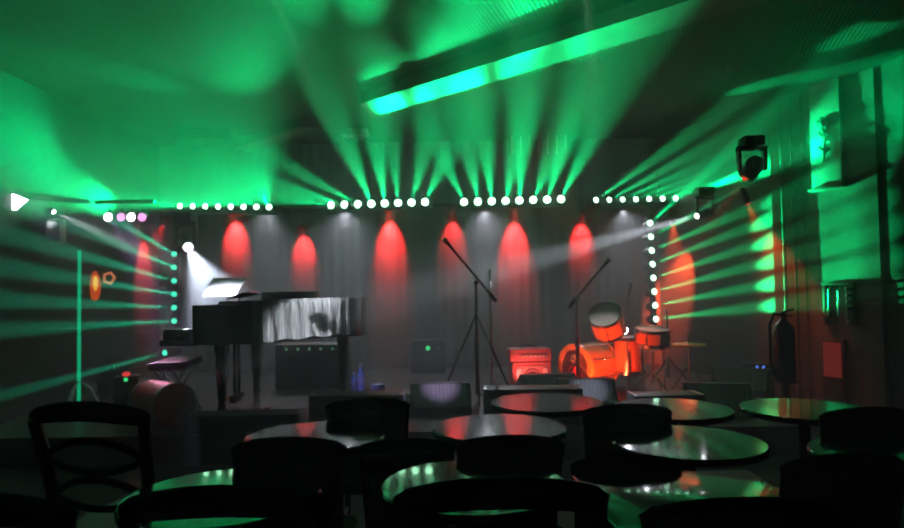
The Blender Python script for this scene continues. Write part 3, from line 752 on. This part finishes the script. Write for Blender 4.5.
for k, (px, Y, rz, lab) in enumerate((
        (440, 6.0, 4, 'wedge floor monitor lit violet in front of the tall microphone stand'),
        (585, 6.15, -4, 'wedge floor monitor lit grey in front of the bass drum'),
        (548, 6.5, 8, 'small wedge floor monitor in front of the red amplifier'),
        (716, 5.75, -14, 'dark wedge floor monitor at the right stage edge under the hi-hat'),
        (742, 6.7, -30, 'dark wedge floor monitor deep in the right corner of the stage'))):
    o = w0 if k == 0 else copy_tree(w0)
    p = at(px, 390, Y); o.location = (p.x, Y, ST); o.rotation_euler = (0, 0, R(rz)); tag(o, lab, 'speaker', 'wedge floor monitors on the stage')
for k, (x0, x1, y0, y1, Y, rz, lab) in enumerate((
        (190, 300, 423, 445, 5.3, 2, 'long low black case on the stage edge in front of the piano leg'),
        (484, 580, 388, 412, 5.4, -2, 'low black case on the stage edge before the red amplifier'),
        (632, 700, 394, 414, 5.35, 1, 'low black case on the stage edge before the hi-hat'),
        (312, 404, 394, 415, 5.35, -1, 'low black case on the stage edge before the blue bottles'))):
    a, b = at(x0, y0, Y), at(x1, y0, Y); hh = max(.14, a.z - ST)
    t = thing('flight_case', ((a.x + b.x) / 2, Y + .02, ST), R(rz), lab, 'case', 'black cases along the stage edge')
    mb = MB(); mb.box((0, 0, hh / 2), (b.x - a.x, .24, hh), bev=.012); mb.build('body', 'blackplastic', t)
    for sx in (-1, 1):
        mb = MB(); mb.box((sx * ((b.x - a.x) / 2 - .01), 0, hh / 2), (.03, .246, hh + .004), bev=.004); mb.build('metal_edge', 'steel', t)
    mb = MB(); mb.box((0, -.122, hh * .6), (.12, .02, .04), bev=.006); mb.build('handle', 'blackmetal', t)
# bottles and small stage items left of centre
def bottle(px, py, Y, z, label, h=.24):
    p = at(px, py, Y)
    t = thing('water_bottle', (p.x, Y, z), 0, label, 'bottle')
    s = h / .24
    mb = MB(); mb.lathe([(0, 0), (.03 * s, 0), (.033 * s, .02 * s), (.033 * s, .15 * s), (.014 * s, .19 * s), (.013 * s, .21 * s), (0, .21 * s)], n=18); mb.build('body', 'bottle', t)
    mb = MB(); mb.cyl((0, 0, .21 * s), (0, 0, .24 * s), .017 * s, n=12); mb.build('cap', 'white', t)
    mb = MB(); mb.lathe([(.0335 * s, .06 * s), (.0345 * s, .065 * s), (.0345 * s, .12 * s), (.0335 * s, .125 * s)], n=18); mb.build('wrap', 'lilac', t)
st = at(361, 392, 6.05)
t = thing('side_stool', (st.x + .1, 6.05, ST), 0, 'low dark stool on stage carrying blue bottles', 'stool')
hs = at(361, 392, 6.05).z - ST
mb = MB(); mb.cyl((0, 0, hs - .03), (0, 0, hs), .25, n=28); mb.build('seat', 'blackplastic', t)
for k in range(4):
    an = k * PI / 2 + .7
    mb = MB(); mb.cyl((.15 * math.cos(an), .15 * math.sin(an), hs - .03), (.18 * math.cos(an), .18 * math.sin(an), 0), .012, n=8); mb.build('leg', 'blackmetal', t)
bottle(361, 392, 6.05, ST + hs + .001, 'tall blue water bottle on the low stool, the taller of two', .26)
bottle(354, 392, 6.0, ST + hs + .001, 'short blue water bottle on the low stool, the shorter of two', .19)
for k, (px, rz, m_, lab) in enumerate(((378, 10, 'lilac', 'folded lilac cloth on the low stool beside the bottles'), (397, -12, 'paper', 'small pinkish white card stack on stage right of the bottles'))):
    p = at(px if k == 0 else 408, 391, 6.05)
    zz = ST + hs + .001 if k == 0 else ST
    mb = MB()
    if k == 0:
        for j in range(3): mb.box((0, 0, .014 + .022 * j), (.13 - .01 * j, .11, .02), (0, 0, R(4 * j)), bev=.008)
        o = mb.build('folded_cloth', m_)
    else:
        for j in range(11): mb.box((.004 * (j % 3), 0, .0075 + .015 * j), (.14, .1, .013), (0, 0, R(3 * (j % 4))), bev=.002)
        o = mb.build('card_stack', m_)
    o.location = (p.x, 6.05 if k == 0 else 6.0, zz); o.rotation_euler[2] = R(rz)
    tag(o, lab, 'cloth' if k == 0 else 'cards')

# ------------------------------------------------------------------ things on the pillar
pd = (PB - PA).normalized(); pnrm = Vector((-pd.y, pd.x, 0)) * -1
def on_pillar(px, py, off=0.0):
    d = ray(px, py); o = Vector((0, 0, HC)); n = pnrm
    k = (PA + n * off - o).dot(n) / d.dot(n); return o + d * k
prz = math.atan2(pd.y, pd.x)
def pillar_thing(name, x0, y0, x1, y1, label, cat):
    a, b = on_pillar(x0, y0), on_pillar(x1, y1)
    c = (a + b) / 2; t = thing(name, c + pnrm * .001, prz, label, cat)
    return t, abs((b - a).dot(pd)), abs(b.z - a.z)
# in the local frame of a pillar thing: x along the wall, -y out of the wall
t, w_, h_ = pillar_thing('framed_panel', 812, 84, 846, 186, 'pale framed board with a dark flower shape high on the pillar', 'panel')
mb = MB(); mb.box((0, -.03, 0), (w_, .05, h_), bev=.006); mb.build('board', 'paleboard', t)
for z_ in (-h_ / 2, h_ / 2):
    mb = MB(); mb.box((0, -.045, z_), (w_ + .05, .085, .03), bev=.006); mb.build('ledge', 'paleboard', t)
mb = MB(); mb.tube([(0, -.07, .05), (.01, -.075, -.12), (-.01, -.075, -.3)], .012, 8)
for k in range(7):
    an = k * 2 * PI / 7; mb.sph((.05 * math.cos(an), -.075, .1 + .045 * math.sin(an)), .038, (1, .5, .8), 10, 8)
mb.sph((0, -.08, .1), .045, (1, .6, 1), 10, 8)
for s, zz in ((1, -.1), (-1, -.04), (1, -.22), (-1, -.19)):
    mb.tube([(0, -.075, zz), (s * .05, -.08, zz + .05), (s * .085, -.08, zz + .03)], [.008, .02, .004], 8)
mb.build('flower_ornament', 'frame', t)
t, w_, h_ = pillar_thing('coat_rack', 824, 284, 858, 326, 'small wall rack of pegs and hooks halfway up the pillar', 'rack')
for s in (-1, 1):
    mb = MB(); mb.box((s * w_ * .42, -.02, 0), (.03, .04, h_), bev=.005); mb.build('upright', 'frame', t)
mb = MB(); mb.box((0, -.02, h_ / 2), (w_, .04, .03), bev=.005); mb.build('top_bar', 'frame', t)
for k in range(6):
    mb = MB(); mb.cyl((w_ * .42, -.035, -h_ / 2 + .04 + k * h_ / 6.5), (w_ * .42, -.12, -h_ / 2 + .05 + k * h_ / 6.5), .014, n=10); mb.build('peg', 'steel', t)
for k in range(2):
    mb = MB(); x_ = -w_ * .2 + k * w_ * .3
    mb.tube([(x_, -.02, h_ / 2 - .02), (x_, -.07, h_ / 2 - .06), (x_, -.08, -.1), (x_, -.1, -.14), (x_, -.12, -.1)], .012, 8); mb.build('hook', 'steel', t)
t, w_, h_ = pillar_thing('glow_poster', 823, 338, 849, 410, 'upright framed poster, painted glowing red above and dark below, low on the pillar', 'poster')
mb = MB(); mb.box((0, -.02, 0), (w_, .04, h_), bev=.005); mb.build('frame', 'frame', t)
mb = MB(); mb.box((0, -.043, h_ * .2), (w_ * .76, .006, h_ * .5)); mb.build('red_picture', 'poster_glow', t)  # glow stands in for red stage light on the picture
mb = MB(); mb.box((0, -.043, -h_ * .27), (w_ * .76, .006, h_ * .38)); mb.build('dark_picture', 'posterdark', t)
# fire extinguisher on a stand in front of the pillar
p = at(786, 405, 6.3)
t = thing('fire_extinguisher', (p.x, 6.3, 0), R(20), 'dark fire extinguisher with looped hose on a floor stand by the pillar', 'fire extinguisher')
mb = MB(); mb.lathe([(0, .42), (.085, .42), (.1, .45), (.1, .86), (.085, .93), (.045, .97), (.03, .99), (0, .99)], n=26); mb.build('cylinder', 'extred', t)
mb = MB(); mb.cyl((0, 0, .98), (0, 0, 1.05), .026, n=12); mb.box((.05, 0, 1.07), (.16, .025, .018), (0, R(-12), 0), bev=.004); mb.box((.05, 0, 1.03), (.14, .022, .014), (0, R(8), 0), bev=.004); mb.build('valve', 'blackmetal', t)
mb = MB(); mb.tube([(-.02, 0, 1.03), (-.12, -.01, 1.05), (-.19, -.02, .95), (-.19, -.02, .6), (-.15, -.01, .48), (-.11, 0, .52)], .017, 10); mb.build('hose', 'blackplastic', t)
mb = MB(); mb.cyl((0, 0, .015), (0, 0, .41), .03, n=12); mb.cyl((0, 0, 0), (0, 0, .02), .17, n=24); mb.cyl((0, 0, .395), (0, 0, .418), .11, n=24); mb.build('floor_stand', 'blackmetal', t)
# little box with blue indicators on stage right
p = at(764, 366, 6.9)
t = thing('stage_box', (p.x - .05, 6.95, 0), R(-20), 'dark equipment box with two blue indicators beside the fire extinguisher', 'box')
hh = p.z + .03
mb = MB(); mb.box((0, 0, hh / 2), (.3, .24, hh), bev=.02); mb.build('body', 'blackplastic', t)
for s in (-1, 1):
    mb = MB(); mb.sph((.02 + s * .03, -.125, hh - .03), .014); mb.build('blue_indicator', 'led_blue', t)

# ------------------------------------------------------------------ tables
def table_parts(square=False, name='cafe_table'):
    t = bpy.data.objects.new(name, None); C.objects.link(t)
    mb = MB()
    if square: mb.box((0, 0, .705), (.6, .56, .03), bev=.006)
    else: mb.lathe([(0, .69), (.288, .69), (.3, .696), (.3, .714), (.294, .72), (0, .72)], n=56)
    mb.build('tabletop', 'top', t)
    mb = MB(); mb.lathe([(.055, .689), (.055, .66), (.028, .63), (.026, .1), (.04, .07)], n=18); mb.build('column', 'iron', t)
    mb = MB(); mb.lathe([(0, 0), (.14, 0), (.14, .012), (.09, .03), (.045, .075), (0, .08)], n=32); mb.build('base', 'iron', t)
    return t
TB = {  # x, y, heading, square top?
 'c': (.06, 2.13, 0, 0), 'f': (.70, 1.95, 3, 1), 'a': (-.72, 2.06, 0, 0), 'b': (-.60, 2.86, 0, 0), 'h': (.20, 2.98, 0, 0),
 'i': (.50, 3.6, 0, 0), 'g': (.93, 2.66, 0, 0), 'j': (1.10, 3.36, 0, 0), 'k': (1.74, 3.3, 0, 0), 'n': (1.62, 2.42, 0, 0),
}
t_round = table_parts(); t_sq = table_parts(True)
first = {0: True, 1: True}
tlab = {
 'c': 'round polished table at front centre reflecting red and green light',
 'f': 'square polished table at the front right of centre with green reflections',
 'a': 'round table right of the large cross-back chair with bluish white reflection',
 'b': 'round table with a thin white reflection in front of the piano leg',
 'h': 'round table with red reflection directly beyond the front centre table',
 'i': 'round table with red reflection in front of the red amplifier',
 'g': 'round table right of centre with a bright green spot reflection',
 'j': 'round table with amber reflection in front of the hi-hat',
 'k': 'round table with tan reflection left of the red poster',
 'n': 'round dark table nearest the fire extinguisher and pillar',
}
for key, (x, y, rz, sq) in TB.items():
    src = t_sq if sq else t_round
    o = src if first[sq] else copy_tree(src); first[sq] = False
    o.location = (x, y, 0); o.rotation_euler = (0, 0, R(rz)); tag(o, tlab[key], 'table', 'tables in front of the stage')

# ------------------------------------------------------------------ chairs
def chair_parts(solid=0):
    t = bpy.data.objects.new(('cross_back_chair', 'padded_back_chair', 'upholstered_chair')[solid], None); C.objects.link(t)
    # front is +y; back posts lean towards -y
    mb = MB(); mb.prism([(-.2, -.19), (.2, -.19), (.215, .0), (.22, .17), (.19, .21), (-.19, .21), (-.22, .17), (-.215, 0)], .425, .465)
    bmesh.ops.bevel(mb.bm, geom=mb.bm.edges[:], offset=.01, segments=2, affect='EDGES'); mb.build('seat', 'seat', t)
    mb = MB(); mb.prism([(-.19, -.18), (.19, -.18), (.205, .17), (-.205, .17)], .38, .424); mb.build('seat_frame', 'wood', t)
    zt = .91
    def bk(z): return -.175 - .11 * max(0, (z - .43)) / .5
    for s in (-1, 1):
        mb = MB(); mb.tube([(s * .175, -.235, 0), (s * .18, -.19, .25), (s * .185, bk(.45), .45), (s * .2, bk(.7), .7), (s * .218, bk(zt), zt - .02)], [.016, .018, .021, .021, .02], 12, flat=1.25, up=(1, 0, 0)); mb.build('back_leg', 'wood', t)
        mb = MB(); mb.tube([(s * .185, .165, .4), (s * .19, .175, .2), (s * .19, .18, 0)], [.021, .018, .014], 12); mb.build('front_leg', 'wood', t)
        mb = MB(); mb.cyl((s * .18, -.2, .2), (s * .188, .172, .2), .01, n=10); mb.build('stretcher', 'wood', t)
    # arched top rail, deeper in the middle
    pts, rr = [], []
    n = 17
    for i in range(n):
        u = -1 + 2 * i / (n - 1)
        pts.append((.238 * u, bk(.88) - .028 * (1 - u * u), .893 + .03 * (1 - u * u))); rr.append(.036 - .010 * abs(u) ** 3 - (.01 if i in (0, n - 1) else 0))
    mb = MB(); mb.tube(pts, rr, 14, flat=.42, up=(0, 0, 1)); mb.build('top_rail', 'wood', t)
    # two stacked eye-shaped pairs of curved slats
    def arc(zend, bow):
        p = []
        for i in range(15):
            u = -1 + 2 * i / 14
            z = zend + bow * (1 - u * u)
            wid = .188 + .03 * (z - .5) / .4
            p.append((wid * u, bk(z) - .02 * (1 - u * u), z))
        mb = MB(); mb.tube(p, .0135, 10, flat=.6, up=(0, 0, 1)); mb.build('curved_slat', 'wood', t)
    if not solid:
        arc(.745, .072); arc(.75, -.052); arc(.60, .072); arc(.605, -.045)
    else:
        if solid == 1: arc(.79, .055); arc(.785, -.03)
        mb = MB(); rows = []
        for i in range(15):
            u = -1 + 2 * i / 14; col = []
            for j in range(6):
                z = .47 + ((.77 - .03 * (1 - u * u) if solid == 1 else .885 + .02 * (1 - u * u)) - .47) * j / 5
                col.append(mb.bm.verts.new(((.186 + .03 * (z - .5) / .4) * u, bk(z) - .02 * (1 - u * u), z)))
            rows.append(col)
        for A, B in zip(rows, rows[1:]):
            for j in range(5): mb.bm.faces.new((A[j], B[j], B[j + 1], A[j + 1]))
        bmesh.ops.solidify(mb.bm, geom=mb.bm.faces[:], thickness=.024)
        mb.build('back_pad', 'seat', t)
    return t
ch = chair_parts()
CHX = [   # x, depth of the chair back, heading (0 faces the stage), kind, size, label
 (-1.30, 2.36, -10, 0, 1.01, 'large dark chair standing out at left, both eye-shaped back slats visible'),
 (.10, 1.46, 0, 1, .98, 'dark chair in the front row before the round front table reflecting red and green'),
 (.62, 1.42, -3, 1, .94, 'dark chair in the front row before the square front table'),
 (-.50, 1.45, 0, 1, .975, 'dark chair in the front row before the table with bluish white reflection'),
 (-1.03, 1.42, -5, 1, .98, 'dark chair at the bottom left corner, its top rail cut by the frame'),
 (.205, 2.46, 0, 2, .84, 'low dark upholstered chair, back to us, right behind the round front table'),
 (-.19, 2.60, 4, 2, .80, 'low dark upholstered chair left of the second centre table'),
 (-.60, 2.40, 0, 2, .86, 'low dark upholstered chair before the table with a thin white reflection'),
 (.59, 2.30, 0, 2, .80, 'dark upholstered chair left of the table with a bright green spot reflection'),
 (1.20, 2.06, 6, 2, .86, 'dark upholstered chair between the square front table and the table nearest the pillar'),
 (1.62, 1.88, 0, 2, .95, 'dark upholstered chair before the table nearest the pillar'),
 (2.22, 2.36, 20, 2, .95, 'dark upholstered chair at the far right before the pillar'),
 (1.22, 1.50, 6, 2, .96, 'dark upholstered chair right of the square front table at the bottom right'),
 (1.74, 2.79, 0, 2, .86, 'low dark upholstered chair before the table left of the red poster'),
 (-.42, 3.22, 0, 2, .86, 'low dark upholstered chair nearest the blue bottles, no table beyond it'),
 (2.34, 3.1, 25, 2, .84, 'low dark upholstered chair right of the table left of the red poster'),
 (.78, 3.0, 0, 2, .85, 'low dark upholstered chair before the table below the hi-hat'),
]
src = {0: ch, 1: chair_parts(1), 2: chair_parts(2)}; used = set()
for x, y, rz, kd, size, lab in CHX:
    o = copy_tree(src[kd]) if kd in used else src[kd]; used.add(kd)
    off = .275 * size
    o.location = (x - off * math.sin(R(rz)), y + off * math.cos(R(rz)), 0); o.rotation_euler = (0, 0, R(rz)); o.scale = (size,) * 3; tag(o, lab, 'chair', 'chairs in front of the stage')

# ------------------------------------------------------------------ render look
SC.view_settings.view_transform = 'Standard'; SC.view_settings.look = 'None'
SC.view_settings.gamma = 1.0; SC.view_settings.exposure = 0.0; SC.view_settings.use_curve_mapping = False
cy = SC.cycles
cy.max_bounces = 4; cy.diffuse_bounces = 2; cy.glossy_bounces = 3; cy.transmission_bounces = 3; cy.volume_bounces = 0
cy.caustics_reflective = False; cy.caustics_refractive = False
cy.sample_clamp_indirect = 4.0; cy.use_adaptive_sampling = False; cy.use_light_tree = True
cy.use_denoising = True; cy.denoiser = 'OPENIMAGEDENOISE'
cy.filter_width = 2.0
